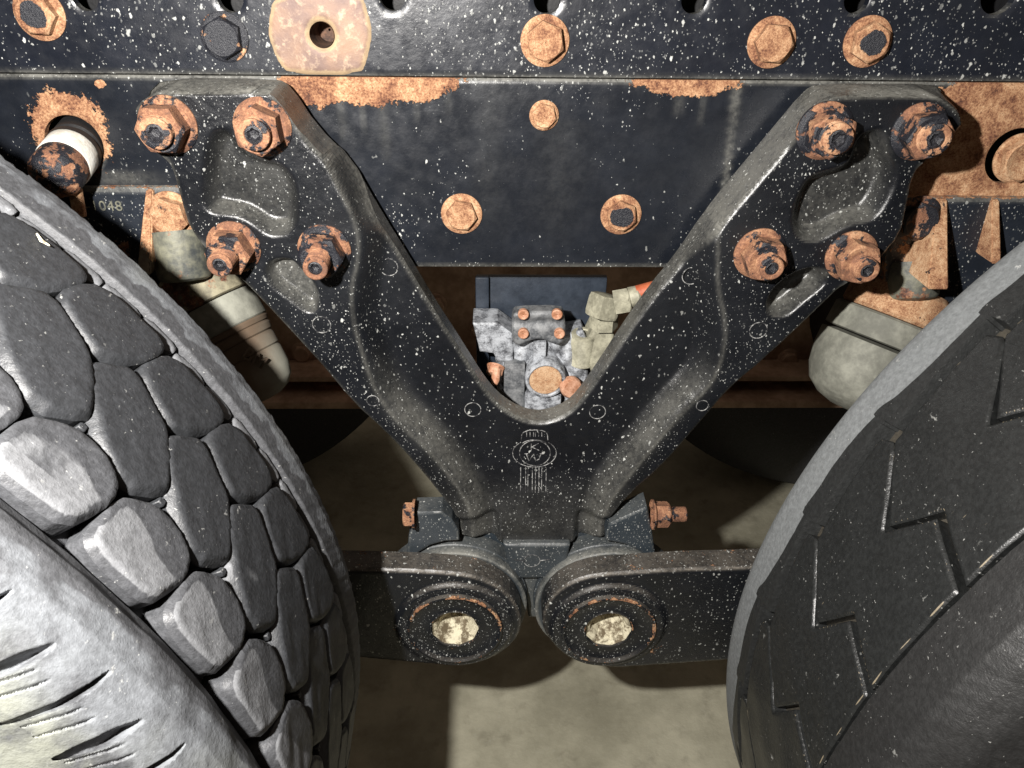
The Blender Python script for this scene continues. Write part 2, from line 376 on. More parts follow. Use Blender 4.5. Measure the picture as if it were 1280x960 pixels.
def rail_dust(X, Z, d):
    o_ = .5*(1-sst(d, .0, .005))
    for cx, y0, y1, wd, a in ((425, 125, 190, 5, .16), (452, 125, 175, 3, .2), (478, 125, 215, 6, .14), (520, 120, 160, 3, .18), (560, 115, 150, 4, .13), (610, 100, 330, 22, .05), (700, 150, 330, 30, .05), (850, 118, 150, 6, .2), (880, 118, 165, 4, .16),
                              (150, 215, 234, 40, .35), (60, 205, 234, 30, .3), (255, 100, 130, 8, .1)):
        c = pq(cx, y0); e = pq(cx, y1); o_ = np.maximum(o_, a*np.exp(-((X-c[0])/(wd*pxm))**2)*sst(c[1]-Z, -.004, .004)*(1-sst(c[1]-Z, .55*(c[1]-e[1]), c[1]-e[1])))
    a, b = pq(922, 103), pq(902, 262); u = np.clip((a[1]-Z)/(a[1]-b[1]), 0, 1); xx = a[0]+(b[0]-a[0])*u+.001*np.sin(Z*700)
    return np.maximum(o_, .50*np.exp(-((X-xx)/(.0036-.001*u))**2)*(1-sst(u, .8, 1)))
rp = [(x0, zb), (x1, zb), (x1, zs-.0006), (x0, zs-.0006)]
me = hf(rp, .0026, lambda X, Z, d: YR+.0015*bev(d, .004), YR+.008, [circ(hl, .0238), circ(hr, .0240)],
        {'rust': rail_rust, 'dust': rail_dust})
link('web', me, 'rail', rail)
link('lower_flange', block((x0+x1)/2, YR+.045, zb+.0045, x1-x0, .070, .008, .002), 'rail', rail)
link('back_of_rail', block((x0+x1)/2, YR+.0855, (zs+zb)/2, x1-x0, .006, zs-zb, .001), 'gap', rail)
for nm, P0, fr, af, h, mt, lb in (('bolt', (680, 144), .0122, .0185, .0060, 'bolt', 'small rusty hex bolt high in the middle of the rail'),
        ('bolt', (577, 267), .0181, .0245, .0085, 'bolt', 'rusty flanged bolt left of the middle'), ('bolt', (776, 268), .0181, .0245, .0085, 'boltb', 'rusty flanged bolt with black flaking paint')):
    o = link(nm, hexhead(af, h, fr, .0022), mt, rail, lb); place(o, at(*P0, YR-.0005), spin=random.uniform(.1, .5))
o = link('welded_nut', hexhead(.034, .012, .0215, .003, depress=.003), 'orange', rail, 'rusty nut sitting inside the right-hand hole'); place(o, Vector((hr[0]+.006, YR+.004, hr[1]-.002)), spin=.4)

plate = thing('frame_plate', 'black speckled upper frame plate along the top edge, with big rusty bolts and round holes', 'frame plate')
zt = zs+.150
hs = [circ(pq(x, y, YP), r) for x, y, r in ((105, -4, .010), (287, -2, .010), (490, -4, .010), (684, -1, .0105), (868, 0, .010), (1072, 0, .010), (1250, -6, .014))]
hc = pq(403, 43, YP); pin = circ(hc, .0095, 32)
def plate_rust(X, Z, d):
    r = np.full(len(X), -.6)+.80*(1-sst(Z-zs, 0, .004)); return r
rp = [(x0, zs+.0011), (x1, zs+.0011), (x1, zt), (x0, zt)]
link('plate', hf(rp, .0026, lambda X, Z, d: YP+.0012*bev(d, .003), YP+.009, hs+[pin], {'rust': plate_rust, 'dust': lambda X, Z, d: .5*(1-sst(Z-zs, .001, .005))}), 'plate', plate)
link('back_of_plate', block((x0+x1)/2, YP+.0455, (zs+.001+zt)/2, x1-x0, .006, zt-zs-.002, .001), 'gap', plate)
for P0, mt, lb in (((50, 17), 'boltb', 'rusty bolt with black paint left, at the left edge'), ((281, 46), 'boltk', 'bolt still covered in black paint'), ((681, 51), 'bolt', 'bare rusty bolt in the middle of the plate'),
                   ((964, 53), 'bolt', 'bare rusty bolt above the right arm'), ((1084, 52), 'boltb', 'rusty bolt with flaked black head, furthest right')):
    o = link('bolt', hexhead(.0270, .0105, .0192 if mt != 'boltk' else .0185, .0024), mt, plate, lb); place(o, at(*P0, YP-.0005), spin=random.uniform(0, 1))
# ground-off rusty pad with a hole
pad = px([(342, -12), (333, 38), (340, 62), (349, 82), (362, 93), (452, 94), (460, 76), (467, 40), (461, 15), (452, -12)], YP)
zmin = zs+.0012
pad = [(a, max(b, zmin)) for a, b in pad]
s = N('ground_bare_rusty_pad'); n1 = s.noise(25, 4, .6); n2 = s.noise(150, 5, .65)
c = s.mix(s.ramp(n1, .35, .65), (.27, .17, .115), (.16, .105, .09)); c = s.mix(s.ramp(n2, .5, .75), c, (.42, .31, .215))
c = s.mix(s.M('MULTIPLY', s.ramp(s.M('ADD', s.attr('rim'), s.M('MULTIPLY', s.M('SUBTRACT', n2, .5), 1.2)), .2, .9), .6), c, (.50, .38, .22)); MT['bare2'] = plain('dark_rust_hole', (.03, .015, .01), (.16, .08, .045), 90, .8)
MT['pad'] = s.out(c, .62, s.bump(n2, .0008, .7), .15)
link('mounting_pad', hf(chaikin(pad, 1), .0022, lambda X, Z, d: YP-.0032+.003*bev(d, .006)+.0010*sst(np.hypot(X-hc[0], Z-hc[1]), .012, .035), YP+.004, [pin],
     {'rim': lambda X, Z, d: 1-sst(d, .001, .006)}), 'pad', plate, 'bare rusty octagonal pad with a bolt hole')
o = link('hole_sleeve', lathe([(.0095, .0025), (.0091, -.004), (.0088, -.03), (.001, -.031)], 32), 'bare2', plate); place(o, Vector((hc[0], YP-.0005, hc[1])))

# ------------------------------------------------------------------ V-shaped suspension casting
br = thing('suspension_bracket', 'large black cast V-shaped suspension bracket bolted to the frame rail with eight rusty nuts', 'bracket')
YL, YW = .600, .624
O = px([(208, 96, .655), (350, 96, .655), (367, 106, .655), (399, 155, .655), (441, 197, .653), (478, 264, .65), (512, 320, .648), (542, 372, .646), (570, 415, .646), (590, 447, .646), (606, 472, .646), (622, 491, .646), (640, 504, .646), (658, 512, .646), (677, 514, .646),
        (698, 508, .646), (715, 497, .646), (730, 478, .646), (752, 446, .646), (775, 410, .646), (812, 357, .646), (842, 320, .648), (880, 262, .65), (914, 217, .653), (960, 160, .655), (1000, 112, .655), (1017, 102, .655), (1163, 103, .655), (1181, 116, .645), (1193, 146, .62), (1186, 172, .602),
        (1153, 203, .6), (1141, 227, .6), (1136, 255, .6), (1127, 296, .6), (1100, 324, .6), (1059, 352, .6), (1032, 379, .6), (957, 450, .6), (912, 487, .6), (880, 525, .6), (824, 589, .6), (786, 620, .6), (758, 651, .605), (757, 684, .605), (577, 684, .605), (574, 646, .605),
        (546, 614, .6), (517, 579, .6), (480, 540, .6), (442, 506, .6), (405, 461, .6), (360, 412, .6), (311, 360, .6), (285, 335, .6), (259, 311, .6), (236, 289, .6), (225, 251, .6), (216, 217, .6), (208, 197, .602), (188, 182, .604), (177, 158, .61), (175, 138, .62), (181, 120, .645)])
O = chaikin(O, 1)
PL = px([(206, 117), (350, 115), (370, 128), (384, 150), (396, 171), (404, 200), (422, 235), (440, 270), (448, 300), (446, 330), (438, 360), (440, 400), (449, 432), (467, 489), (497, 530), (535, 563), (569, 605), (590, 640), (590, 700),
         (560, 680), (520, 600), (480, 560), (430, 510), (380, 450), (330, 395), (290, 350), (230, 300), (205, 251), (195, 217), (180, 190), (183, 150), (190, 128)], YL)
PR = px([(1022, 120), (1165, 120), (1184, 130), (1205, 150), (1200, 190), (1165, 240), (1140, 310), (1090, 350), (1050, 390), (970, 460), (920, 500), (840, 600), (790, 640), (760, 700), (750, 690), (755, 640), (775, 610), (800, 580), (822, 553), (856, 514), (890, 482), (905, 446), (909, 405), (897, 355), (899, 320), (897, 292),
         (915, 262), (945, 228), (970, 190), (992, 155), (1004, 130)], YL)
PL, PR = chaikin(PL, 2), chaikin(PR, 2)
pkL = chaikin(px([(264, 158), (300, 155), (325, 178), (354, 197), (373, 219), (378, 250), (376, 275), (367, 289), (341, 291), (315, 279), (290, 268), (265, 262), (256, 247), (257, 205)], YL+.01), 2)
pkR = chaikin(px([(1062, 165), (1095, 152), (1112, 168), (1117, 215), (1104, 250), (1086, 272), (1060, 280), (1040, 292), (1010, 300), (990, 294), (982, 270), (990, 240), (1005, 214), (1035, 206), (1056, 198)], YL+.01), 2)
slL = chaikin(px([(338, 320), (368, 318), (386, 338), (401, 360), (402, 382), (388, 390), (365, 372), (342, 356), (330, 338)], YL+.006), 2)
slR = chaikin(px([(1018, 328), (1040, 332), (1030, 352), (1002, 374), (980, 393), (962, 393), (953, 382), (960, 360), (985, 338)], YL+.006), 2)
zA, zB = xz(640, 225, .61)[1], xz(640, 300, .61)[1]
zC, zD = xz(640, 565, .61)[1], xz(640, 665, .61)[1]
zN = xz(640, 648, .61)[1]; xn0, xn1 = xz(622, 660, .605)[0], xz(722, 660, .605)[0]
def dd(X, Z, poly): return pdist(np.stack([X, Z], 1), poly)[0]
rim0 = None
def yV(X, Z, d):
    p = np.minimum(dd(X, Z, PL), dd(X, Z, PR)); dp = np.clip(p, 0, None)
    lobe = YL+.048*sst(dp/(dp+d+.0004), .0, 1.)**1.0
    arm = YL+(YW-YL)*sst(dp, .0, .024)
    k = sst(Z, zB, zA)
    Y = lobe*k+arm*(1-k)
    Y = Y-.014*sst(-Z, -zC, -zD)*sst(dp, 0, .03)*(X > -9)
    # neck at the bottom: side blocks stand back from the middle
    nk = sst(-Z, -(zN+.012), -(zN-.004)); side = np.maximum(sst(X, xn1-.004, xn1+.004), 1-sst(X, xn0-.004, xn0+.004))
    Y = Y+.010*nk*side
    # pockets
    Y = Y+.016*sst(-dd(X, Z, pkL), -.001, .011)+.018*sst(-dd(X, Z, pkR), -.001, .012)
    Y = Y+.014*sst(-dd(X, Z, slL), -.001, .007)+.020*sst(-dd(X, Z, slR), -.001, .008)
    Y = Y+.0035*bev(d, .005)
    # pads the nuts sit on
    for q in nuts:
        r = np.hypot(X-q[0], Z-q[1]); Y = np.where(r < .034, Y+(YL-Y)*(1-sst(r, .024, .034))*(np.abs(Y-YL) < .03), Y)
    Y = Y+.00012*np.sin(X*310+2*np.sin(Z*190))*np.sin(Z*270+X*140)
    return np.minimum(Y, .651)
NP = [(211, 156, 0), (329, 158, 1), (293, 308, 2), (406, 312, 3), (1030, 163, 4), (1148, 164, 5), (949, 316, 6), (1063, 319, 7)]
nuts = [xz(x, y, YL) for x, y, _ in NP]
def dV(X, Z, d):
    p = np.minimum(dd(X, Z, PL), dd(X, Z, PR))
    k = sst(Z, zB, zA)
    fil = np.exp(-((p-.009)/.009)**2)*.30*(1-k)*sst(-Z, -xz(640, 420, .61)[1], -xz(640, 520, .61)[1])
    slope = k*sst(p, .001, .010)*.30
    pk = .16*sst(-dd(X, Z, pkL), 0, .01)+.18*sst(-dd(X, Z, pkR), 0, .01)+.45*sst(-dd(X, Z, slL), 0, .006)+.3*sst(-dd(X, Z, slR), 0, .006)
    low = .12*sst(-Z, -xz(640, 590, .61)[1], -xz(640, 650, .61)[1])
    ed = .35*(1-sst(d, .0005, .004))
    crs = .28*np.exp(-((p-.0005)/.0016)**2)
    return fil+slope+pk+low+ed+crs
link('casting', hf(O, .0018, yV, .648, (), {'dust': dV}), 'cast', br)
link('mounting_foot', hf([(a, b) for a, b in px([(225, 118), (345, 118), (370, 150), (420, 230), (440, 300), (330, 330), (250, 290), (230, 200)], .65)], .006, lambda X, Z, d: X*0+.647, .660), 'cast', br)
link('mounting_foot', hf([(a, b) for a, b in px([(1020, 120), (1160, 118), (1165, 150), (1130, 240), (1100, 310), (950, 330), (930, 290), (960, 200)], .65)], .006, lambda X, Z, d: X*0+.647, .660), 'cast', br)
def stud_mesh(r, L, collar=False):
    p = [(r, 0)]; h = 0
    while h < L-.0025:
        p += [(r*.93, h+.0006), (r, h+.0012)]; h += .0014
    p += [(r*.97, L-.0006), (r*.88, L), (r*.60, L), (r*.55, L-.0012)]
    return lathe(p, 32, 30)
def sock_mesh(r, L):
    v, f = [], []; n = 36
    for h, k in ((L-.0011, 1.), (L-.0006, .7), (L-.003, .45), (L-.0035, .02)):
        for i in range(n): t = 2*pi*i/n; rr = r*.57*k*(1+(.10*cos(6*t) if k < .9 else 0)); v.append((rr*cos(t), -h, rr*sin(t)))
    for j in range(3):
        for i in range(n): a0, b0 = j*n+i, j*n+(i+1) % n; f.append((a0, b0, b0+n, a0+n))
    return sharp(mesh(v, f), 30)
labs = ['rusty nut with ringed stud end, top left corner', 'rusty nut on the upper right of the left lobe', 'rusty nut with long protruding threaded stud, bottom left', 'rusty nut beside the left arm',
        'half black rusty nut on the upper left of the right lobe', 'half black rusty nut at the top right corner', 'pale rusty nut at the foot of the right lobe', 'pale rusty nut with black stud end, lower right']
for (x, y, k), lb in zip(NP, labs):
    long_ = k in (2, 3, 6, 7)
    hh = .0225 if long_ else .0215; L = .041 if k in (2, 3) else (.035 if long_ else .0285)
    o = link('flange_nut', hexhead(.0318, hh, .0218, .0055, depress=.0012), 'nutb' if k in (4, 5, 3) else 'nut', br, lb)
    place(o, at(x, y, YL+.001), spin=random.uniform(0, 1.04))
    st = link('stud', stud_mesh(.0098 if long_ else .0118, L), 'nut' if long_ else 'stud', o)
    so = link('socket', sock_mesh(.0098 if long_ else .0118, L), 'sock', o)
# casting marks
def ring(x, y, r, Y, dashes=False):
    if not dashes:
        p = at(x, y, Y); Y = float(yV(np.array([p.x]), np.array([p.z]), np.array([.05]))[0])
    c_ = at(x, y, Y-.0003)
    m = [tube([c_+Vector((r*cos(t), 0, r*sin(t)))*(1+.04*random.random()) if 0 else c_+Vector((r*cos(t), 0, r*sin(t))) for t in np.linspace(0, 2*pi, 29)[:-1]], .00042, 6, True)]
    if dashes:
        for sx in (-1, 1): m.append(tube([c_+Vector((sx*r, 0, 0)), c_+Vector((sx*(r+.011), 0, .002))], .0005, 6))
    return join(m)
for x, y, Y in ((591, 512, YW-.0005), (747, 515, YW-.0005), (402, 406, YL), (948, 413, YL), (466, 501, YL), (878, 507, YL), (486, 334, YW-.002), (864, 345, YW)):
    link('casting_ring', ring(x, y, .0078 if y > 450 and 500 < x < 800 else (.0056 if y > 490 else .0078), Y), 'line', br)
# emblem: radiator cap, round badge with K over W, and fluted tail
def em(pts, Y=None, r=.00045, closed=False):
    q = []
    for k in range(len(pts)-(0 if closed else 1)):
        a, b = pts[k], pts[(k+1) % len(pts)]; n = max(1, int(hypot(a[0]-b[0], a[1]-b[1])/3))
        q += [(a[0]+(b[0]-a[0])*i/n, a[1]+(b[1]-a[1])*i/n) for i in range(n)]
    if not closed: q.append(pts[-1])
    o_ = []
    for a, b in q:
        p = at(a, b, .62)
        for _ in range(3): y = float(yV(np.array([p.x]), np.array([p.z]), np.array([.05]))[0]); p = at(a, b, y)
        o_.append(p)
    return tube(o_, r, 6, closed)
def ez(x, y): return (620+x/8.73, 520+y/8.73)
arc = lambda cx, cy, rx, ry, a0, a1, n=24: [ez(cx+rx*cos(radians(t)), cy+ry*sin(radians(t))) for t in np.linspace(a0, a1, n)]
ms = [em(arc(420, 405, 238, 152, -52, 232, 34)), em(arc(425, 405, 168, 138, 0, 350, 30), closed=True), em([ez(275, 265), ez(282, 205), ez(300, 178), ez(350, 158), ez(420, 152), ez(500, 158), ez(545, 175), ez(562, 205), ez(566, 262)]),
      em(arc(420, 330, 150, 70, -150, -30, 12), r=.0004)]
for x in (335, 372, 410, 430, 465, 500): ms.append(em([ez(x, 175), ez(x, 225)], r=.00035))
for x in (270, 325, 350, 398, 432, 470, 500, 548): ms.append(em([ez(x, 560), ez(x-3, 835)], r=.00042))
ms += [em([ez(385, 300), ez(385, 375)]), em([ez(465, 298), ez(390, 338), ez(470, 375)]), em([ez(310, 412), ez(350, 412)]), em([ez(330, 415), ez(360, 490), ez(412, 415), ez(432, 490), ez(470, 470), ez(492, 415)]), em([ez(475, 412), ez(520, 412)])]
link('emblem', join(ms), 'line', br, 'raised round radiator-cap emblem with the letters KW')

# ------------------------------------------------------------------ clamp under the V that carries the two torque rods
cl = thing('rod_clamp', 'grey-black forged clamp under the V casting, gripping both torque rods with a cross bolt', 'clamp')
sad = px([(519, 641), (552, 640), (565, 650), (573, 664), (574, 676), (556, 677), (538, 682), (522, 692), (514, 700), (508, 700), (511, 668), (518, 655)], .598)
link('saddle', hf(sad, .0016, lambda X, Z, d: .598+.0015*bev(d, .002), .622, (), {'dust': lambda X, Z, d: .04+.55*(1-sst(d, .0005, .0025))*(d > .0001)}), 'clamp', cl, 'dented left saddle with scraped paint')
sad = px([(782, 646), (809, 634), (815, 664), (820, 702), (812, 702), (800, 690), (782, 681), (757, 676), (757, 667), (762, 655)], .598)
link('saddle', hf(sad, .0016, lambda X, Z, d: .598+.0015*bev(d, .002), .622, (), {'dust': lambda X, Z, d: .02+.5*(1-sst(d, .0005, .0025))*(d > .0001)}), 'clamp', cl, 'right saddle with the sloping top')
link('clevis', hf(px([(572, 652), (758, 652), (758, 700), (735, 720), (600, 720), (572, 700)], .625), .004, lambda X, Z, d: .625+.003*bev(d, .006), .66), 'clamp', cl)
tabp = px([(629, 681), (713, 681), (707, 715), (694, 727), (686, 745), (680, 781), (661, 781), (655, 745), (644, 728), (636, 712)], .602)
link('centre_tab', hf(tabp, .0016, lambda X, Z, d: .602+.003*bev(d, .003)+.010*sst(-Z, -xz(640, 722, .602)[1], -xz(640, 728, .602)[1]), .64, (), {'dust': lambda X, Z, d: .10+.2*sst(-Z, -xz(640, 724, .602)[1], -xz(640, 728, .602)[1])}), 'clamp', cl)
link('casting_ring', ring(665, 701, .0085, .602, True), 'line', cl)
for (ex, ey) in ((567, 784), (763, 784)):
    c_ = at(ex, ey, .565); rs_ = xz(ex, 691, .594)[1]-c_.z
    o = link('bushing_sleeve', lathe([(.03, -.0285), (rs_-.0045, -.0285), (rs_-.0015, -.0283), (rs_, -.0295), (rs_, -.040), (rs_+.0012, -.041), (rs_+.0012, -.062), (.06, -.063)], 72), 'clamp', cl, 'rounded black bushing housing'); place(o, c_)
    a_ = o.data.attributes.new('dust', 'FLOAT', 'POINT'); a_.data.foreach_set('value', [(.75 if i//72 in (2, 3) else .08) for i in range(len(o.data.vertices))])
pb = at(505, 643, .60); o = link('bolt_head', hexhead(.0235, .0115, 0, 0), 'nut', cl); place(o, at(519, 643, .597), (-1, 0, 0), .3)
o = link('washer', lathe([(.0155, 0), (.0155, .0025), (.001, .0025)], 32), 'nut', cl); place(o, at(519.5, 643, .597), (-1, 0, 0))
p_ = at(815, 643, .597); o = link('nut', hexhead(.0235, .0175, .0155, .0028), 'nut', cl); place(o, p_, (1, 0, 0), .3)
o = link('threaded_end', stud_mesh(.0078, .0345), 'nut', cl); place(o, p_, (1, 0, 0))

# ------------------------------------------------------------------ torque rods
def rod(side, label):
    t = thing('torque_rod', label, 'torque rod', 'torque rods between the tyres')
    Yf, Yb = .565, .592
    if side < 0:
        P_ = [(330, 712), (430, 711), (545, 715), (585, 719), (612, 727), (634, 741), (648, 759), (653, 778), (648, 797), (635, 812), (616, 824), (594, 831), (568, 834), (545, 832), (430, 822), (330, 812)]; c = (569, 781)
    else:
        P_ = [(1030, 706), (930, 710), (850, 712), (790, 716), (745, 719), (716, 727), (694, 741), (680, 760), (677, 780), (684, 798), (698, 813), (718, 825), (742, 833), (768, 836), (800, 834), (915, 826), (1030, 818)]; c = (760, 782)
    poly = chaikin(px(P_, Yf), 1); cc = xz(*c, Yf)
    def yf(X, Z, d):
        r = np.hypot(X-cc[0], Z-cc[1]); Y = Yf+.0035*bev(d, .0055)
        return Y-.0045*(1-sst(r, .0575, .0640))
    link('rod_body', hf(poly, .0018, yf, Yb, [circ(cc, .0262)], {'dust': lambda X, Z, d: .55*(1-sst(d, .0008, .004))*(d > .0001)*(Z > cc[1]-.02)+.06*sst(-Z, -cc[1]+.03, -cc[1]+.09),
         'rust': lambda X, Z, d: -.05+.42*(1-sst(d, .0, .004))*(Z > cc[1]+.01)}), 'rod', t)
    pos = Vector((cc[0], Yf-.0045, cc[1]))
    o = link('bushing_plate', lathe([(.0502, -.002), (.0502, .0025), (.0494, .0042), (.0476, .0046), (.0458, .0032), (.0440, .0018), (.0272, .0012), (.0258, .0020), (.0248, .0014), (.0244, -.004)], 80, 40), 'rod', t); place(o, pos)
    a_ = o.data.attributes.new('rust', 'FLOAT', 'POINT'); n = 80; vals = []
    for i in range(len(o.data.vertices)): j = i//n; th = (i % n)/n*2*pi; vals.append({1: .44, 2: .55, 3: .55, 4: .45, 7: .52, 8: .5}.get(j, -.2)-(0.1 if sin(th) < 0 else 0))
    a_.data.foreach_set('value', vals)
    o = link('centre_pit', lathe([(.0250, .0005), (.0238, -.0025), (.0205, -.0045), (.0165, -.0150), (.006, -.0255), (.0005, -.0265)], 9, 10), 'dustc', t, 'conical centre packed with pale dust'); place(o, pos)
    return t
rod(-1, 'black rust-speckled torque rod left of the gap, its eye beside the left tyre')
rod(1, 'black rust-speckled torque rod right of the gap, running behind the smooth tyre')

# ------------------------------------------------------------------ tyres
def tread_block(poly, R_, Rb, rb, shrink=.0006, step=.0020, wear_lit=None, dish=0., rough=.00018, seed=0, deg0=0.):
    """one tread block: outline in (degrees, metres across), local frame = tyre axis at the origin"""
    k = radians(1)*R_; P_ = np.array([(a*k, b) for a, b in poly]); c = P_.mean(0)
    P_ = np.array(chaikin([tuple(p) for p in P_], 1)); P_ = (P_-P_.mean(0))*1.065+P_.mean(0)
    d = P_-c; P_ = c+d*(1-shrink/np.linalg.norm(d, axis=1))[:, None]
    rs = np.random.RandomState(seed); ph = rs.uniform(0, 6, 6)
    def yf(X, Z, dd_):
        h = R_-rb*bev(dd_, rb*1.25)+rough*(np.sin(X*260+ph[0]+2*np.sin(Z*170+ph[1]))+.7*np.sin(Z*330+ph[2]+X*120))-.0042*np.clip((c[1]-Z)/.014, 0, 1)*np.clip(1-dd_/.0042, 0, 1)-dish*np.exp(-(((X-c[0])/.02)**2+((Z-c[1])/.018)**2))
        return h
    def mp(V):
        th = V[:, 0]/k*radians(1); return np.stack([V[:, 1]*np.cos(th), V[:, 2], V[:, 1]*np.sin(th)], 1)
    at_ = {'worn': (lambda X, Z, dd_: wear_lit(X-c[0], Z-c[1], dd_, ph))} if wear_lit else None  # carries real wear and the pale tone painted for lit near edges
    me = hf(P_, step, yf, Rb, (), at_, mp)
    return me
def wheel_ring(C_, sgn, prof, name, mat, parent, dth=.25, disp=None, worn=None, tan=None, fine=(0, .05), fs=.0010, fth=None, warp=None):
    """a band of tyre: prof = (across, radius) points; disp(theta_deg, s, w, r) moves it along the radius"""
    prof = np.array(prof); seg = np.hypot(*np.diff(prof, axis=0).T); S = np.concatenate([[0], np.cumsum(seg)])
    ns = max(4, int(S[-1]/.0022)) if disp else len(prof)
    if disp: s_ = np.unique(np.concatenate([np.arange(0, S[-1], .004), np.arange(fine[0], min(fine[1], S[-1]), fs), [S[-1]]])); W = np.interp(s_, S, prof[:, 0]); R_ = np.interp(s_, S, prof[:, 1])
    else: s_ = S; W, R_ = prof[:, 0], prof[:, 1]
    T = np.arange(int(round(360/dth)))*dth-90
    if fth: T = np.unique(np.concatenate([T, np.arange(fth[0], fth[1], fth[2])]).round(4))
    nt = len(T)
    TT, SS = np.meshgrid(T, s_, indexing='ij'); WW = np.broadcast_to(W, TT.shape); RR = np.broadcast_to(R_, TT.shape).copy()
    if warp: WW = WW+warp(TT)*(1-sst(SS, .018, .040))
    if disp: RR = RR-disp(TT, SS, WW, RR)
    th = np.radians(TT); V = np.stack([(C_[0]+sgn*RR*np.cos(th)).ravel(), WW.ravel(), (C_[1]+RR*np.sin(th)).ravel()], 1)
    n = len(s_); i = np.arange(nt)[:, None]; j = np.arange(n-1)[None]; a0 = i*n+j; b0 = ((i+1) % nt)*n+j
    f = np.stack([a0, b0, b0+1, a0+1], -1).reshape(-1, 4)
    if sgn < 0: f = f[:, ::-1]
    me = mesh(V, f); me.set_sharp_from_angle(angle=radians(50))
    for nm, fn in (('worn', worn), ('tan', tan)):
        if fn is not None:
            a_ = me.attributes.new(nm, 'FLOAT', 'POINT'); a_.data.foreach_set('value', np.asarray(np.broadcast_to(fn(TT, SS, WW, RR), TT.shape), np.float32).ravel())
    return link(name, me, mat, parent)
RT = .5285
def noise1(x, s): return np.sin(x*s)+.6*np.sin(x*s*2.3+1)+.4*np.sin(x*s*5.1+2)

# left tyre: block pattern
CL = (-.643, H-.512); NB = 58; PER = 360/NB
tl = thing('tyre', 'worn grey tyre with an open hexagonal block tread, left of the V bracket', 'tyre', loc=(CL[0], .345, 0))
tl.location = (CL[0], .345, 0)
inv = Matrix.Translation((-CL[0], -.345, 0))
def tpart(o): o.matrix_parent_inverse = inv; return o
BB = [(35.6, 362), (34.9, 370), (33.5, 383), (31.2, 373), (29.7, 365), (29.0, 354), (27.9, 341), (27.6, 331), (30.1, 311), (32.6, 323), (33.8, 334), (34.9, 347)]
CB = [(33.4, 388), (32.6, 414), (31.3, 420.5), (29, 421), (27.0, 419), (26.7, 410), (27.5, 387), (29.1, 372), (29.9, 370), (32.0, 378)]
AB = [(30.3, 277), (30.0, 303), (28.7, 313), (27.2, 319), (25.1, 315), (24.1, 305), (24.3, 288), (25.2, 271), (27.4, 268.5), (29.6, 270)]
m3 = lambda P_: [(a, b/1000) for a, b in P_]
def wear_litA(X, Z, d, ph): return -.35+.95*sst(-(Z-.006-.006*np.sin(X*90+ph[1])), -.004, .004)*sst(d, .0006, .005)+.45*(Z < -.010)+.1*np.sin(ph[4])  # worn top, plus light painted pale on the near slope
def wear_litB(X, Z, d, ph): return .55*np.exp(-((X+.2*Z+.002)/.019)**2-((Z+.01)/.011)**2)*(.6+.6*np.sin(ph[4]))+.45*(1-sst(d, 0.0008, .0035))*(Z < -.006)  # worn patch, plus a lit side wall painted as a pale near edge
def wear_litC(X, Z, d, ph): return .50*np.exp(-((X+.2*Z)/.016)**2-((Z+.002)/.010)**2)*(.5+.8*np.sin(ph[4]))+.45*(1-sst(d, 0.0008, .0035))*(Z < -.004)  # worn patch and a painted bright streak along the near edge
for nm, P_, mt, wf, sd in (('A', AB, 'tblka', wear_litA, 10), ('B', BB, 'tblk', wear_litB, 30), ('C', CB, 'tblk', wear_litC, 50)):
    var = [tread_block(m3(P_), RT+.0005*k, .511, .0015, wear_lit=wf, dish=(.0006 if nm == 'A' else .0002), seed=sd+k) for k in range(4)]
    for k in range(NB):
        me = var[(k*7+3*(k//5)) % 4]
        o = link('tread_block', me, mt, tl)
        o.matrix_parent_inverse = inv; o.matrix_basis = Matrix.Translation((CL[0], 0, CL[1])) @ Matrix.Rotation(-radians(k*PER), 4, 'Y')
# stepped lugs along the far groove
lg = [(0, .4235), (2.75, .4235), (2.75, .4330), (0, .4330)]
lv = [tread_block([(a, b) for a, b in lg], .5235+.001*k, .511, .0012, shrink=.0, step=.0016, wear_lit=lambda X, Z, d, ph: .9+0*X, seed=70+k) for k in range(3)]
for k in range(NB*2):
    o = link('groove_lug', lv[(k*5+k//3) % 3], 'tblk', tl); o.matrix_parent_inverse = inv
    o.matrix_basis = Matrix.Translation((CL[0], 0, CL[1])) @ Matrix.Rotation(-radians(k*PER/2+1.2), 4, 'Y')
# tie bars between the blocks, too small to pick apart
ms = []
for k in range(NB):
    for th, w_ in ((27.5, .3265), (26.6, .3200), (25.8, .3165), (33.4, .3895-.008), (24.6, .3155), (34.4, .386)):
        a_ = radians(th+k*PER); r = .5195
        bmx = block(0, 0, 0, .010, .0042, .0045, .0006, 1); bmx.transform(Matrix.Translation((CL[0]+(r)*cos(a_), w_, CL[1]+r*sin(a_))) @ Matrix.Rotation(-a_, 4, 'Y')); ms.append(bmx)
o = tpart(link('tie_bars', join(ms), 'tblk', tl)); o['kind'] = 'stuff'
tpart(wheel_ring(CL, 1, [(.2590, .5115), (.2595, .510), (.262, .5095), (.345, .5105), (.43, .5105), (.434, .511)], 'carcass', 'tyre', tl, 1.))
# far shoulder rib with chewed edge
def dfar(T, S_, W, R_):
    e = .4330
    edge = .4655+.0022*np.tanh(2*noise1(T, 1.03))+.0010*noise1(T, 4.7)
    return .016*sst(-(W-e), -.0014, .0014)*(W < .45)+.009*sst(W-edge, 0, .003)+.00025*noise1(T*3+W*200, 1)
tpart(wheel_ring(CL, 1, [(.4300, .5275), (.455, .5285), (.464, .5270), (.470, .5200), (.474, .505), (.478, .47), (.478, .41), (.470, .33), (.455, .29)], 'far_shoulder_rib', 'rib', tl, .25, dfar,
     worn=lambda T, S_, W, R_: -.9+1.15*sst(W+.0030*noise1(T, 1.03), .440, .448), tan=lambda T, S_, W, R_: .0*T))
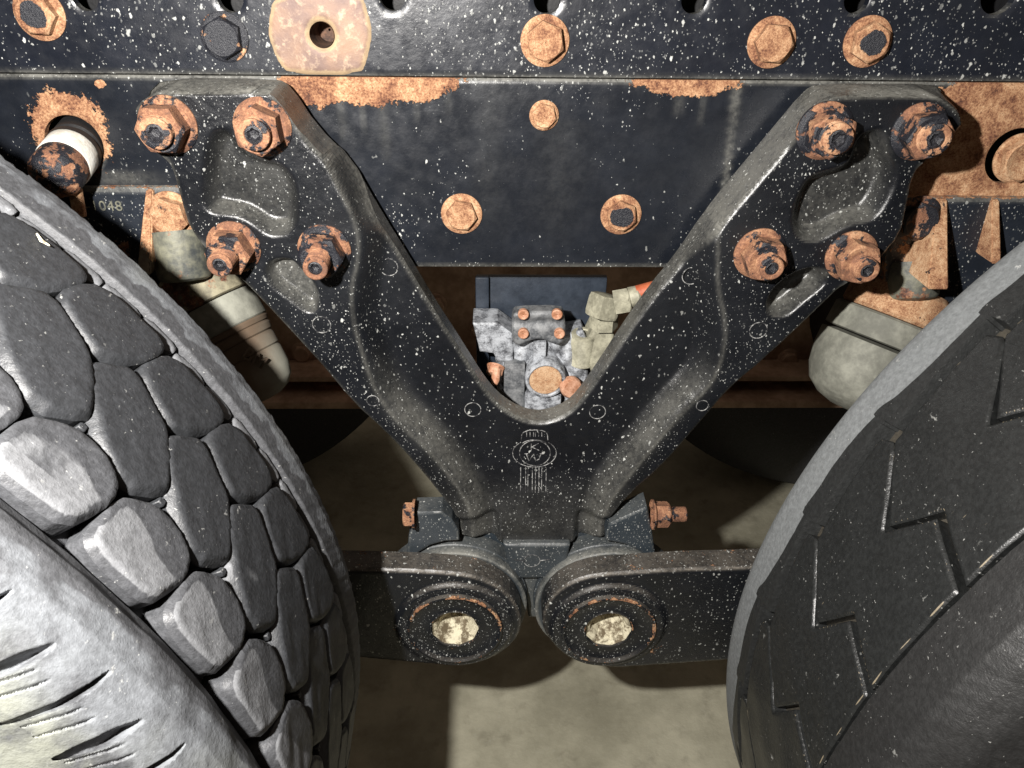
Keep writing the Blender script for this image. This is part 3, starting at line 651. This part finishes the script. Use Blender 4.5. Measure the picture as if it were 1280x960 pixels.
# near shoulder, with slanting slits
def slit(T, S_, W, R_):
    out = np.zeros_like(T); ph = T % PER
    def cut(t0, s0, t1, s1, wd, dep, bend=0.):
        # T periodic distance to a segment in (arc metres, S)
        k = radians(1)*.52; o_ = np.zeros_like(T)
        for sh in (-PER, 0, PER):
            X = (ph-t0+sh)*k; Yy = S_-s0; vx, vy = (t1-t0)*k, s1-s0; L = vx*vx+vy*vy
            u = np.clip((X*vx+Yy*vy)/L, 0, 1); dx = X-u*vx+bend*np.sin(u*pi); dy = Yy-u*vy
            wloc = wd*(.18+.82*np.sin(np.clip((1-u)*pi*1.0, .0, pi))**.8)*(1.1-.35*u)
            dist = np.hypot(dx, dy); o_ = np.maximum(o_, dep*(1-sst(dist-wloc, -.0007, .0007)))
        return o_
    b = SL0
    out = np.maximum(out, cut(b, SS0, b+1.5, SS0+.032, .0034, .010))
    out = np.maximum(out, cut(b-3.1, SS0-.006, b-1.4, SS0+.034, .0018, .008, .0015))
    for q in (.85, 1.7): out = np.maximum(out, cut(b-q+.6, SS0+.010, b-q+1.8, SS0+.030, .0006, .003))
    for q in (3.95, 4.8): out = np.maximum(out, cut(b-q+.6, SS0+.010, b-q+1.8, SS0+.030, .0006, .003))
    out = out+.009*sst(.0062-S_, 0, .002)*sst(np.sin(2*pi*(T+.6)/(PER/2)), -.05, .35)
    return out+.00035*noise1(T*.5+S_*35, 1.)*sst(S_, .0, .01)
SL0, SS0 = 3.8, .054
def dnear(T, S_, W, R_): return slit(T, S_, W, R_)
tpart(wheel_ring(CL, 1, [(.2680, .5125), (.2660, .5195), (.2590, .5235), (.2550, .5272), (.2500, .5285), (.235, .5275), (.222, .5225), (.212, .5130), (.205, .500), (.199, .480), (.194, .455), (.190, .42), (.189, .39)], 'near_shoulder', 'rib', tl, .5, dnear,
     worn=lambda T, S_, W, R_: .25*sst(S_, .024, .032)-.8*(1-sst(S_+.0018*noise1(T, .8), .022, .028)), tan=lambda T, S_, W, R_: .75*sst(S_, .055, .095), fine=(0, .11), fs=.0009, fth=(5, 45, .07)))
tpart(wheel_ring(CL, 1, [(.189, .392), (.190, .36), (.196, .32), (.205, .295), (.215, .290)], 'sidewall', 'tyre', tl, 1.))
def rim(Cc, par, y0):
    o = link('wheel_rim', lathe([(.292, -.02), (.285, .0), (.275, -.01), (.25, -.05), (.20, -.075), (.14, -.075), (.13, -.05), (.05, -.045), (.001, -.045)], 64), 'gap', par)
    o.matrix_parent_inverse = Matrix.Translation((-Cc[0], -y0[1], 0)); o.matrix_basis = Matrix.Translation((Cc[0], y0[0], Cc[1])); return o
rim(CL, tl, (.22, .345))

MT['tyreg'] = rubber('groove_dirt', (.02, .017, .012), (.24, .17, .09), .52, .7, .6)
# right tyre: nearly smooth ribs with Z-shaped sipes
CR = (.735, H-.515); NR = 37; PR_ = 360/NR
tr = thing('tyre', 'dark smooth worn tyre with thin Z-shaped grooves, right of the V bracket', 'tyre', loc=(CR[0], .355, 0))
inv2 = Matrix.Translation((-CR[0], -.355, 0))
g_ = .26
blk = [(25.75, .402), (25.2, .413), (16.45, .4015), (15.95+.1, .4005), (11.95+g_, .357), (15.5+g_+.1, .335), (13.9+g_, .291), (23.55-g_, .291), (25.2-g_, .335), (21.6-g_, .357), (25.4, .395)]
def rb_block(seed):
    k = radians(1)*RT; P_ = [(a*k, b) for a, b in blk]; rs = np.random.RandomState(seed); ph = rs.uniform(0, 6, 6)
    siz = [(rs.uniform(13.5, 24)*k, rs.uniform(.30, .40), rs.uniform(-1, 1)*.5+pi/2, rs.uniform(.002, .006)) for _ in range(14)]
    def yf(X, Z, d):
        h = RT-.0016*bev(d, .0016)+.0005*np.sin(X*130+ph[0])*np.sin(Z*90+ph[1])
        return h
    def worn(X, Z, d):
        o_ = 1.2*np.exp(-((d-.0012)/.0006)**2)*sst(np.sin(X*210+ph[2])+np.sin(Z*160+ph[3]), -1.2, .6)
        for x_, z_, a_, L in siz:
            u = (X-x_)*cos(a_)*1.+(Z-z_)*sin(a_); v_ = -(X-x_)*sin(a_)+(Z-z_)*cos(a_); o_ = np.maximum(o_, 1.0*np.exp(-(u/.0009)**2-(v_/L)**2))
        return o_
    def mp(V):
        th = V[:, 0]/k*radians(1); return np.stack([-V[:, 1]*np.cos(th), V[:, 2], V[:, 1]*np.sin(th)], 1)
    me = hf(P_, .0012, yf, .5160, (), {'worn': worn}, mp); me.flip_normals(); return me
rv = [rb_block(s_) for s_ in range(5)]
for k in range(NR):
    o = link('tread_block', rv[(k*3) % 5], 'tyreb', tr); o.matrix_parent_inverse = inv2
    o.matrix_basis = Matrix.Translation((CR[0], 0, CR[1])) @ Matrix.Rotation(radians(k*PR_), 4, 'Y')
def q2(o): o.matrix_parent_inverse = inv2; return o
q2(wheel_ring(CR, -1, [(.277, .5165), (.345, .5185), (.44, .5160)], 'carcass', 'tyreg', tr, 1.))
def zig(T):
    ph = (T-16.2) % PR_ / PR_      # 0 just above the jog, 1 at the next jog
    return ph
def wfr(T): ph = zig(T); return .0115*ph+.010*(1-sst(ph, .03, .06))
def dfr(T, S_, W, R_):
    ph = zig(T); e = .4085
    return .0125*sst(-(W-e), -.0016, .0016)*(W < .45)
wz = lambda T: .003*np.exp(-((zig(T)-.05)/.12)**2)+.003*np.sin(T*.35)
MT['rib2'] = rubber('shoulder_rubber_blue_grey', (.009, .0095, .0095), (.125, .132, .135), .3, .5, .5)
q2(wheel_ring(CR, -1, [(.400, .5285), (.45, .5290), (.457, .5275), (.463, .522), (.467, .508), (.47, .47), (.47, .41), (.462, .33), (.45, .29)], 'far_shoulder_rib', 'rib2', tr, .2, lambda T, S_, W, R_: dfr(T, S_, W-wfr(T)*(1-sst(S_, .018, .040)), R_),
     worn=lambda T, S_, W, R_: -.6+1.7*sst(W-wz(T), .424, .430)+1.31*np.exp(-((W-wfr(T)-.4085-.0012)/.0008)**2), fth=(-5, 50, .08), warp=wfr))
def dnr(T, S_, W, R_):
    e = .2882
    return .0115*sst(W-e, -.0012, .0012)+.0002*noise1(T+W*100, 1)
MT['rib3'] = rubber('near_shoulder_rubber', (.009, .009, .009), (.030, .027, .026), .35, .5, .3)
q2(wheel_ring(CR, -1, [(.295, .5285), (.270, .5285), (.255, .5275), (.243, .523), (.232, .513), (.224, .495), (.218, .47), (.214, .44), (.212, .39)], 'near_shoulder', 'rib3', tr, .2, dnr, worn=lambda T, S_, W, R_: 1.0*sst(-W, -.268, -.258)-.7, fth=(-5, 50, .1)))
q2(wheel_ring(CR, -1, [(.212, .392), (.213, .36), (.218, .32), (.226, .295), (.235, .290)], 'sidewall', 'tyreb', tr, 1.))
rim(CR, tr, (.24, .355))

# ------------------------------------------------------------------ valve block seen through the V
bp = thing('mounting_plate', 'slate-blue steel plate behind the valve, framed by the V of the casting', 'plate')
link('plate', pblock(595, 346, 742, 560, .745, .753, .002), 'vplate', bp); link('fold', pblock(594, 347, 612, 560, .737, .745, .002), 'vplate', bp)
vb = thing('air_valve', 'dusty grey valve with four small rusty bolts and a round rust-filled port, inside the V', 'valve')
link('left_housing', hf(px([(591, 404), (622, 404), (641, 418), (641, 452), (622, 452), (617, 442), (600, 440)], .70), .0012, lambda X, Z, d: .70+.0014*bev(d, .0016), .735), 'alu', vb)
link('body', hf(chaikin(px([(618, 428), (640, 424), (712, 420), (735, 415), (737, 470), (728, 505), (700, 530), (640, 530), (622, 505)], .705), 1), .0016, lambda X, Z, d: .705+.004*bev(d, .004)+.004*np.sin(X*260)*np.sin(Z*200), .738), 'alu', vb)
link('cover', hf(chaikin(px([(640, 396), (646, 391), (702, 390), (707, 398), (707, 424), (700, 433), (690, 430), (675, 424), (660, 428), (648, 434), (640, 428)], .688), 1), .0014, lambda X, Z, d: .688+.003*bev(d, .004)+.0035*np.exp(-((Z-xz(673, 404, .688)[1])/.005)**2), .705), 'alud', vb)
for x, y in ((654, 391), (696, 391), (654, 415), (699, 415)):
    o = link('cap_screw', lathe([(.0052, 0), (.0055, .0045), (.0046, .0055), (.0015, .0050), (.0003, .0045)], 20), 'copper', vb); place(o, at(x, y, .688))
link('stem', pblock(667, 428, 682, 452, .696, .71, .001), 'alu', vb)
o = link('port_ring', lathe([(.0215, -.022), (.0215, -.002), (.0205, 0), (.0185, .0005), (.0172, -.0005), (.0170, -.003)], 40), 'alu', vb); place(o, at(682, 476, .686))
MT['orange2'] = rusty('rust_filled_port', 0., .40)
o = link('port_plug', lathe([(.0172, -.002), (.0165, -.0012), (.0003, -.0008)], 40), 'orange2', vb, 'round plug covered in orange rust'); place(o, at(682, 476, .686))
o = link('side_block', pblock(630, 455, 655, 520, .694, .715, .0015), 'alud', vb)
o = link('foot', pblock(656, 495, 700, 530, .690, .715, .002), 'alu', vb)
o = link('drain_screw', hexhead(.015, .010, .0095, .002), 'copper', vb); place(o, at(620, 458, .695), (-.25, -.75, -.6))
o = link('drain_tip', lathe([(.0045, 0), (.0045, .012), (.003, .016), (.0005, .017)], 16), 'copper', vb); place(o, at(621, 462, .688), (-.15, -.75, -.7))
o = link('side_screw', lathe([(.0115, 0), (.0118, .006), (.010, .009), (.0004, .0095)], 24), 'copper', vb); place(o, at(712, 482, .690), (.3, -1, .1))
fit = thing('hose_fitting', 'cream dusty elbow fitting with a ribbed collar, above right of the valve', 'fitting')
o = link('collar', stud_mesh(.0135, .036), 'brass', fit); place(o, at(727, 452, .712), (0, -.1, 1))
link('block', hf(chaikin(px([(735, 408), (768, 408), (768, 440), (755, 462), (735, 470)], .70), 1), .0016, lambda X, Z, d: .70+.003*bev(d, .004), .73), 'brass', fit)
o = link('neck', hexhead(.026, .016, 0, 0), 'brass', fit); place(o, at(754, 409, .705), (0, 0, 1))
o = link('elbow', block(0, 0, 0, .026, .026, .026, .006, 2), 'brass', fit); place(o, at(754, 383, .698), (.45, -.8, .1), .3)
o = link('elbow_nut', hexhead(.024, .016, 0, 0), 'brass', fit); place(o, at(768, 378, .698), (1, -.1, .25), .2)
o = link('hose_ferrule', lathe([(.0105, 0), (.0105, .010), (.009, .012), (.001, .012)], 28), 'brass', fit); place(o, at(786, 372, .698), (1, -.1, .25))
p0 = at(796, 367, .697)
hz = link('hose', tube([p0, p0+Vector((.02, 0, .006)), p0+Vector((.045, .006, .014)), p0+Vector((.09, .02, .022)), p0+Vector((.2, .05, .03))], .0082, 20), 'hose'); hz['label'] = 'orange air hose leaving the elbow fitting behind the right arm'; hz['category'] = 'hose'

# ------------------------------------------------------------------ far side: inner rail and cross member, seen past the V
fr = thing('far_rail', 'brown dusty inner frame rail in shadow behind the V casting', 'frame rail')
YF = 1.15
def fz(y): return xz(640, y, YF)[1]
link('web', block(0, YF+.004, (fz(300)+fz(478))/2, 1.6, .008, fz(300)-fz(478), .002), 'brown', fr)
link('flange', block(0, YF-.030, fz(452), 1.6, .060, .010, .003), 'brown', fr); link('flange', block(0, YF-.045, fz(474), 1.6, .08, .014, .004), 'brown', fr)
for x, y in ((545, 380), (600, 410), (378, 440), (985, 448)):
    o = link('bolt', hexhead(.026, .012, .019, .003), 'brown', fr); place(o, at(x, y, YF))

def far_axle(cx, lab1, lab2):
    a = thing('axle_housing', lab1, 'axle')
    link('axle_tube', tube([(cx, y, H-.512) for y in (.50, .7, .9, 1.0, 1.1, 1.2, 1.3, 1.4, 1.6, 1.85)], [.085, .085, .095, .14, .20, .22, .20, .13, .09, .085], 40), 'gap', a)
    t = thing('tyre', lab2, 'tyre'); o = link('tread', lathe([(.30, -.02), (.40, -.03), (.49, -.01), (.525, .02), (.53, .05), (.53, .24), (.52, .27), (.48, .29), (.39, .30), (.30, .28)], 96), 'tyre', t)
    place(o, Vector((cx, 1.56, H-.513)))
far_axle(-.643, 'dark axle housing running back from the block tyre', 'far black tyre on the left, deep in shadow behind the V')
far_axle(.735, 'dark axle housing running back from the smooth tyre', 'far black tyre on the right, deep in shadow behind the V')

# ------------------------------------------------------------------ left: hanger bracket, gusset, pin, rubber bump stop
YH = .652
hb = thing('spring_hanger', 'black rust-edged hanger plate with a raised number, under the rail beside the left tyre', 'hanger')
def hrust(X, Z, d): return -.25+.75*(1-sst(d, .0, .006))
pl = px([(-40, 235), (236, 235), (262, 340), (240, 420), (60, 420), (-40, 380)], YH)
link('hanger_plate', hf(pl, .0026, lambda X, Z, d: YH+.002*bev(d, .003), .70, (), {'rust': hrust, 'dust': lambda X, Z, d: .4*(1-sst(d, 0, .006))}), 'hanger', hb)
gp = [xz(172, 236, YH), xz(192, 236, YH), xz(198, 360, YH), xz(172, 360, YH)]
# wedge gusset standing off the plate
def wedge(ptsf, Yf, Yb, mat, parent, name='gusset', label=None):
    a = [at(x, y, Yf if len(r) == 0 else r[0]) for x, y, *r in ptsf]; n = len(a)
    b = [Vector((p.x, Yb, p.z)) for p in a]; f = [tuple(range(n))[::-1]]+[(i, (i+1) % n, n+(i+1) % n, n+i) for i in range(n)]
    bm = bmesh.new(); vv = [bm.verts.new(p) for p in a+b]
    for q in f: bm.faces.new([vv[k] for k in q])
    bmesh.ops.recalc_face_normals(bm, faces=bm.faces[:]); bmesh.ops.bevel(bm, geom=bm.edges[:], offset=.0012, segments=2, affect='EDGES')
    me = bpy.data.meshes.new('m'); bm.to_mesh(me); bm.free(); return link(name, sharp(me, 40), mat, parent, label)
wedge([(182, 237, .650), (191, 237, .650), (188, 345, .605), (170, 345, .605)], .62, .655, 'gus', hb, label='rust-brown upright gusset')
o = link('clamp_shell', lathe([(.0225, -.038), (.0225, .0), (.021, .003), (.017, .005), (.001, .006)], 48), 'olive', hb, 'olive-grey rounded shell'); place(o, at(231, 344, .632), (.1, -.35, -1))
o = link('nut', hexhead(.030, .012, .0205, .003), 'orange', hb, 'rusty nut half hidden by the bracket'); place(o, at(216, 268, .645), (-.1, -1, 0), .3)
def text(txt, loc, size, ext, mat, parent, name='number', rot=(pi/2, 0, 0), space=1.):
    cu = bpy.data.curves.new('t', 'FONT'); cu.body = txt; cu.size = size; cu.extrude = ext; cu.resolution_u = 3; cu.space_character = space
    to = bpy.data.objects.new('t', cu); C.objects.link(to); dg = bpy.context.evaluated_depsgraph_get(); me = bpy.data.meshes.new_from_object(to.evaluated_get(dg))
    bpy.data.objects.remove(to); me.materials.clear(); o = link(name, me, mat, parent); o.matrix_world = Matrix.Translation(loc) @ mathutils.Euler(rot).to_matrix().to_4x4(); return o
text('B-1048', at(97, 263, YH-.0002), .0125, .0006, 'olive', hb, space=1.1)
pinL = thing('hanger_pin', 'stubby pin with pale sleeve and scaly rusted end poking out of a rail hole', 'pin')
pd = (at(72, 214, .615)-at(104, 172, .675)).normalized(); ps = at(106, 170, .68)
Lp = (at(72, 214, .615)-ps).length
o = link('shank', lathe([(.0205, -.01), (.0205, .022), (.019, .024), (.019, .027), (.0212, .028), (.0212, .034)], 40), 'gap', pinL); place(o, ps, pd)
o = link('sleeve', lathe([(.0200, .030), (.0208, .032), (.0208, Lp*.80), (.0200, Lp*.82)], 40), 'wht', pinL); place(o, ps, pd)
vv = lathe([(.0198, Lp*.80), (.0202, Lp*.86), (.0200, Lp+.004), (.0165, Lp+.011), (.009, Lp+.014), (.0004, Lp+.0145)], 40, 80)
for q in vv.vertices:
    if q.co.y < -Lp*.84: q.co *= 1+.03*mathutils.noise.noise(q.co*260)
o = link('end_cap', vv, 'nutb', pinL); place(o, ps, pd)
o = link('tag', block(0, 0, 0, .010, .006, .030, .002), 'orange', pinL); place(o, at(96, 248, .62), (0, -1, .2))

def bump_stop(label, p0, p1, parts, twist=0.):
    t = thing('bump_stop', label, 'bump stop', 'rubber bump stops either side of the V bracket'); d = (p1-p0).normalized()
    for nm, prof, mt, lb in parts: o = link(nm, lathe(prof, 56, 32), mt, t, lb); place(o, p0, d)
    return t, d
p0, p1 = at(252, 352, .670), at(322, 470, .640); L = (p1-p0).length
MT['olive2'] = plain('olive_rusty_cup', (.08, .07, .05), (.30, .27, .18), 34, .7, .0012, rusta=.50)
s = N('rubber_boot'); n1 = s.noise(26, 5, .6); s_x = s.sep(s.pos)[0]
c = s.mix(s.ramp(s.M('ADD', s_x, s.M('MULTIPLY', s.M('SUBTRACT', n1, .5), .03)), -.222, -.190), (.11, .075, .048), (.24, .24, .20)); MT['boot_painted_shade'] = s.out(c, .75, s.bump(n1, .001, .7))  # darker brown side paints the tyre's cast shadow into the boot colour
bs, d0 = bump_stop('rubber bump stop, shade painted brown on its left, in a rusty cup, between the block tyre and left arm', p0, p1,
    [('steel_cup', [(.001, -.014), (.034, -.014), (.0385, -.009), (.0395, .004), (.0395, .020), (.037, .0215), (.030, .022)], 'olive2', 'olive and rust-coloured cup'),
     ('clamp_band', [(.0370, .0225), (.0378, .024), (.0378, .050), (.0366, .0512)], 'bump', 'pale grey band'),
     ('rubber_boot', [(.036, .051), (.0372, .053), (.0360, .0565), (.0345, .0575), (.0362, .0600), (.0350, .0655), (.0330, .067), (.0342, .0700), (.0338, .080), (.0322, .0815), (.0335, .084), (.0330, .100), (.0295, .112), (.022, .120), (.012, .124), (.0004, .125)], 'boot_painted_shade', None)])

text('BM', at(300, 446, .608), .017, .0012, 'bumpd', [o_ for o_ in C.objects if o_.name.startswith('bump_stop')][0], 'letters', (pi/2-.35, .75, .25))
ch = link('wood_chip', tube([at(46, 292, .415), at(52, 301, .412), at(62, 307, .410)], [.0005, .0011, .0004], 6), 'dustc'); ch['label'] = 'tiny yellowish chip wedged in the groove of the block tyre'; ch['category'] = 'chip'

# ------------------------------------------------------------------ right: mirrored hanger, gusset, bump stop
hb2 = thing('spring_hanger', 'rust-stained black hanger plate under the rail beside the smooth right tyre', 'hanger')
def hrust2(X, Z, d): return -.02+.6*(1-sst(d, .0, .006))
pl = px([(1120, 247), (1420, 249), (1420, 420), (1100, 420), (1110, 300)], YH)
link('hanger_plate', hf(pl, .0026, lambda X, Z, d: YH+.002*bev(d, .003), .70, (), {'rust': hrust2, 'dust': lambda X, Z, d: .4*(1-sst(d, 0, .006))}), 'hanger', hb2)
wedge([(1171, 249, .650), (1185, 249, .650), (1186, 362, .600), (1160, 362, .600)], .62, .655, 'orange', hb2, label='orange-rusted upright gusset')
wedge([(1240, 250, .650), (1250, 250, .650), (1252, 330, .625), (1240, 330, .625)], .63, .655, 'orange', hb2, label='small orange-rusted rib')
o = link('nut', hexhead(.030, .010, .0205, .003), 'nutb', hb2, 'dark rusty nut behind the right lobe'); place(o, at(1146, 273, .646), spin=.3)
o = link('clamp_shell', lathe([(.0225, -.03), (.0225, .0), (.021, .003), (.017, .005), (.001, .006)], 48), 'olive', hb2, 'olive-grey rounded shell'); place(o, at(1140, 368, .645), (.05, -.45, -1))
p0, p1 = at(1124, 372, .675), at(1058, 502, .645)
bump_stop('grey rubber bump stop under an orange-rusted ring, beside the smooth tyre', p0, p1,
    [('steel_ring', [(.001, -.012), (.040, -.012), (.0455, -.007), (.0470, .004), (.0475, .017), (.045, .020), (.030, .021)], 'orange', 'orange rusty ring'),
     ('clamp_band', [(.0490, .021), (.0515, .023), (.0525, .045), (.0500, .0462), (.040, .0465)], 'bump', 'grey rubber collar'),
     ('rubber_boot', [(.040, .0475), (.0535, .0500), (.0535, .068), (.0500, .088), (.043, .103), (.030, .113), (.015, .118), (.0004, .119)], 'bump', None)])
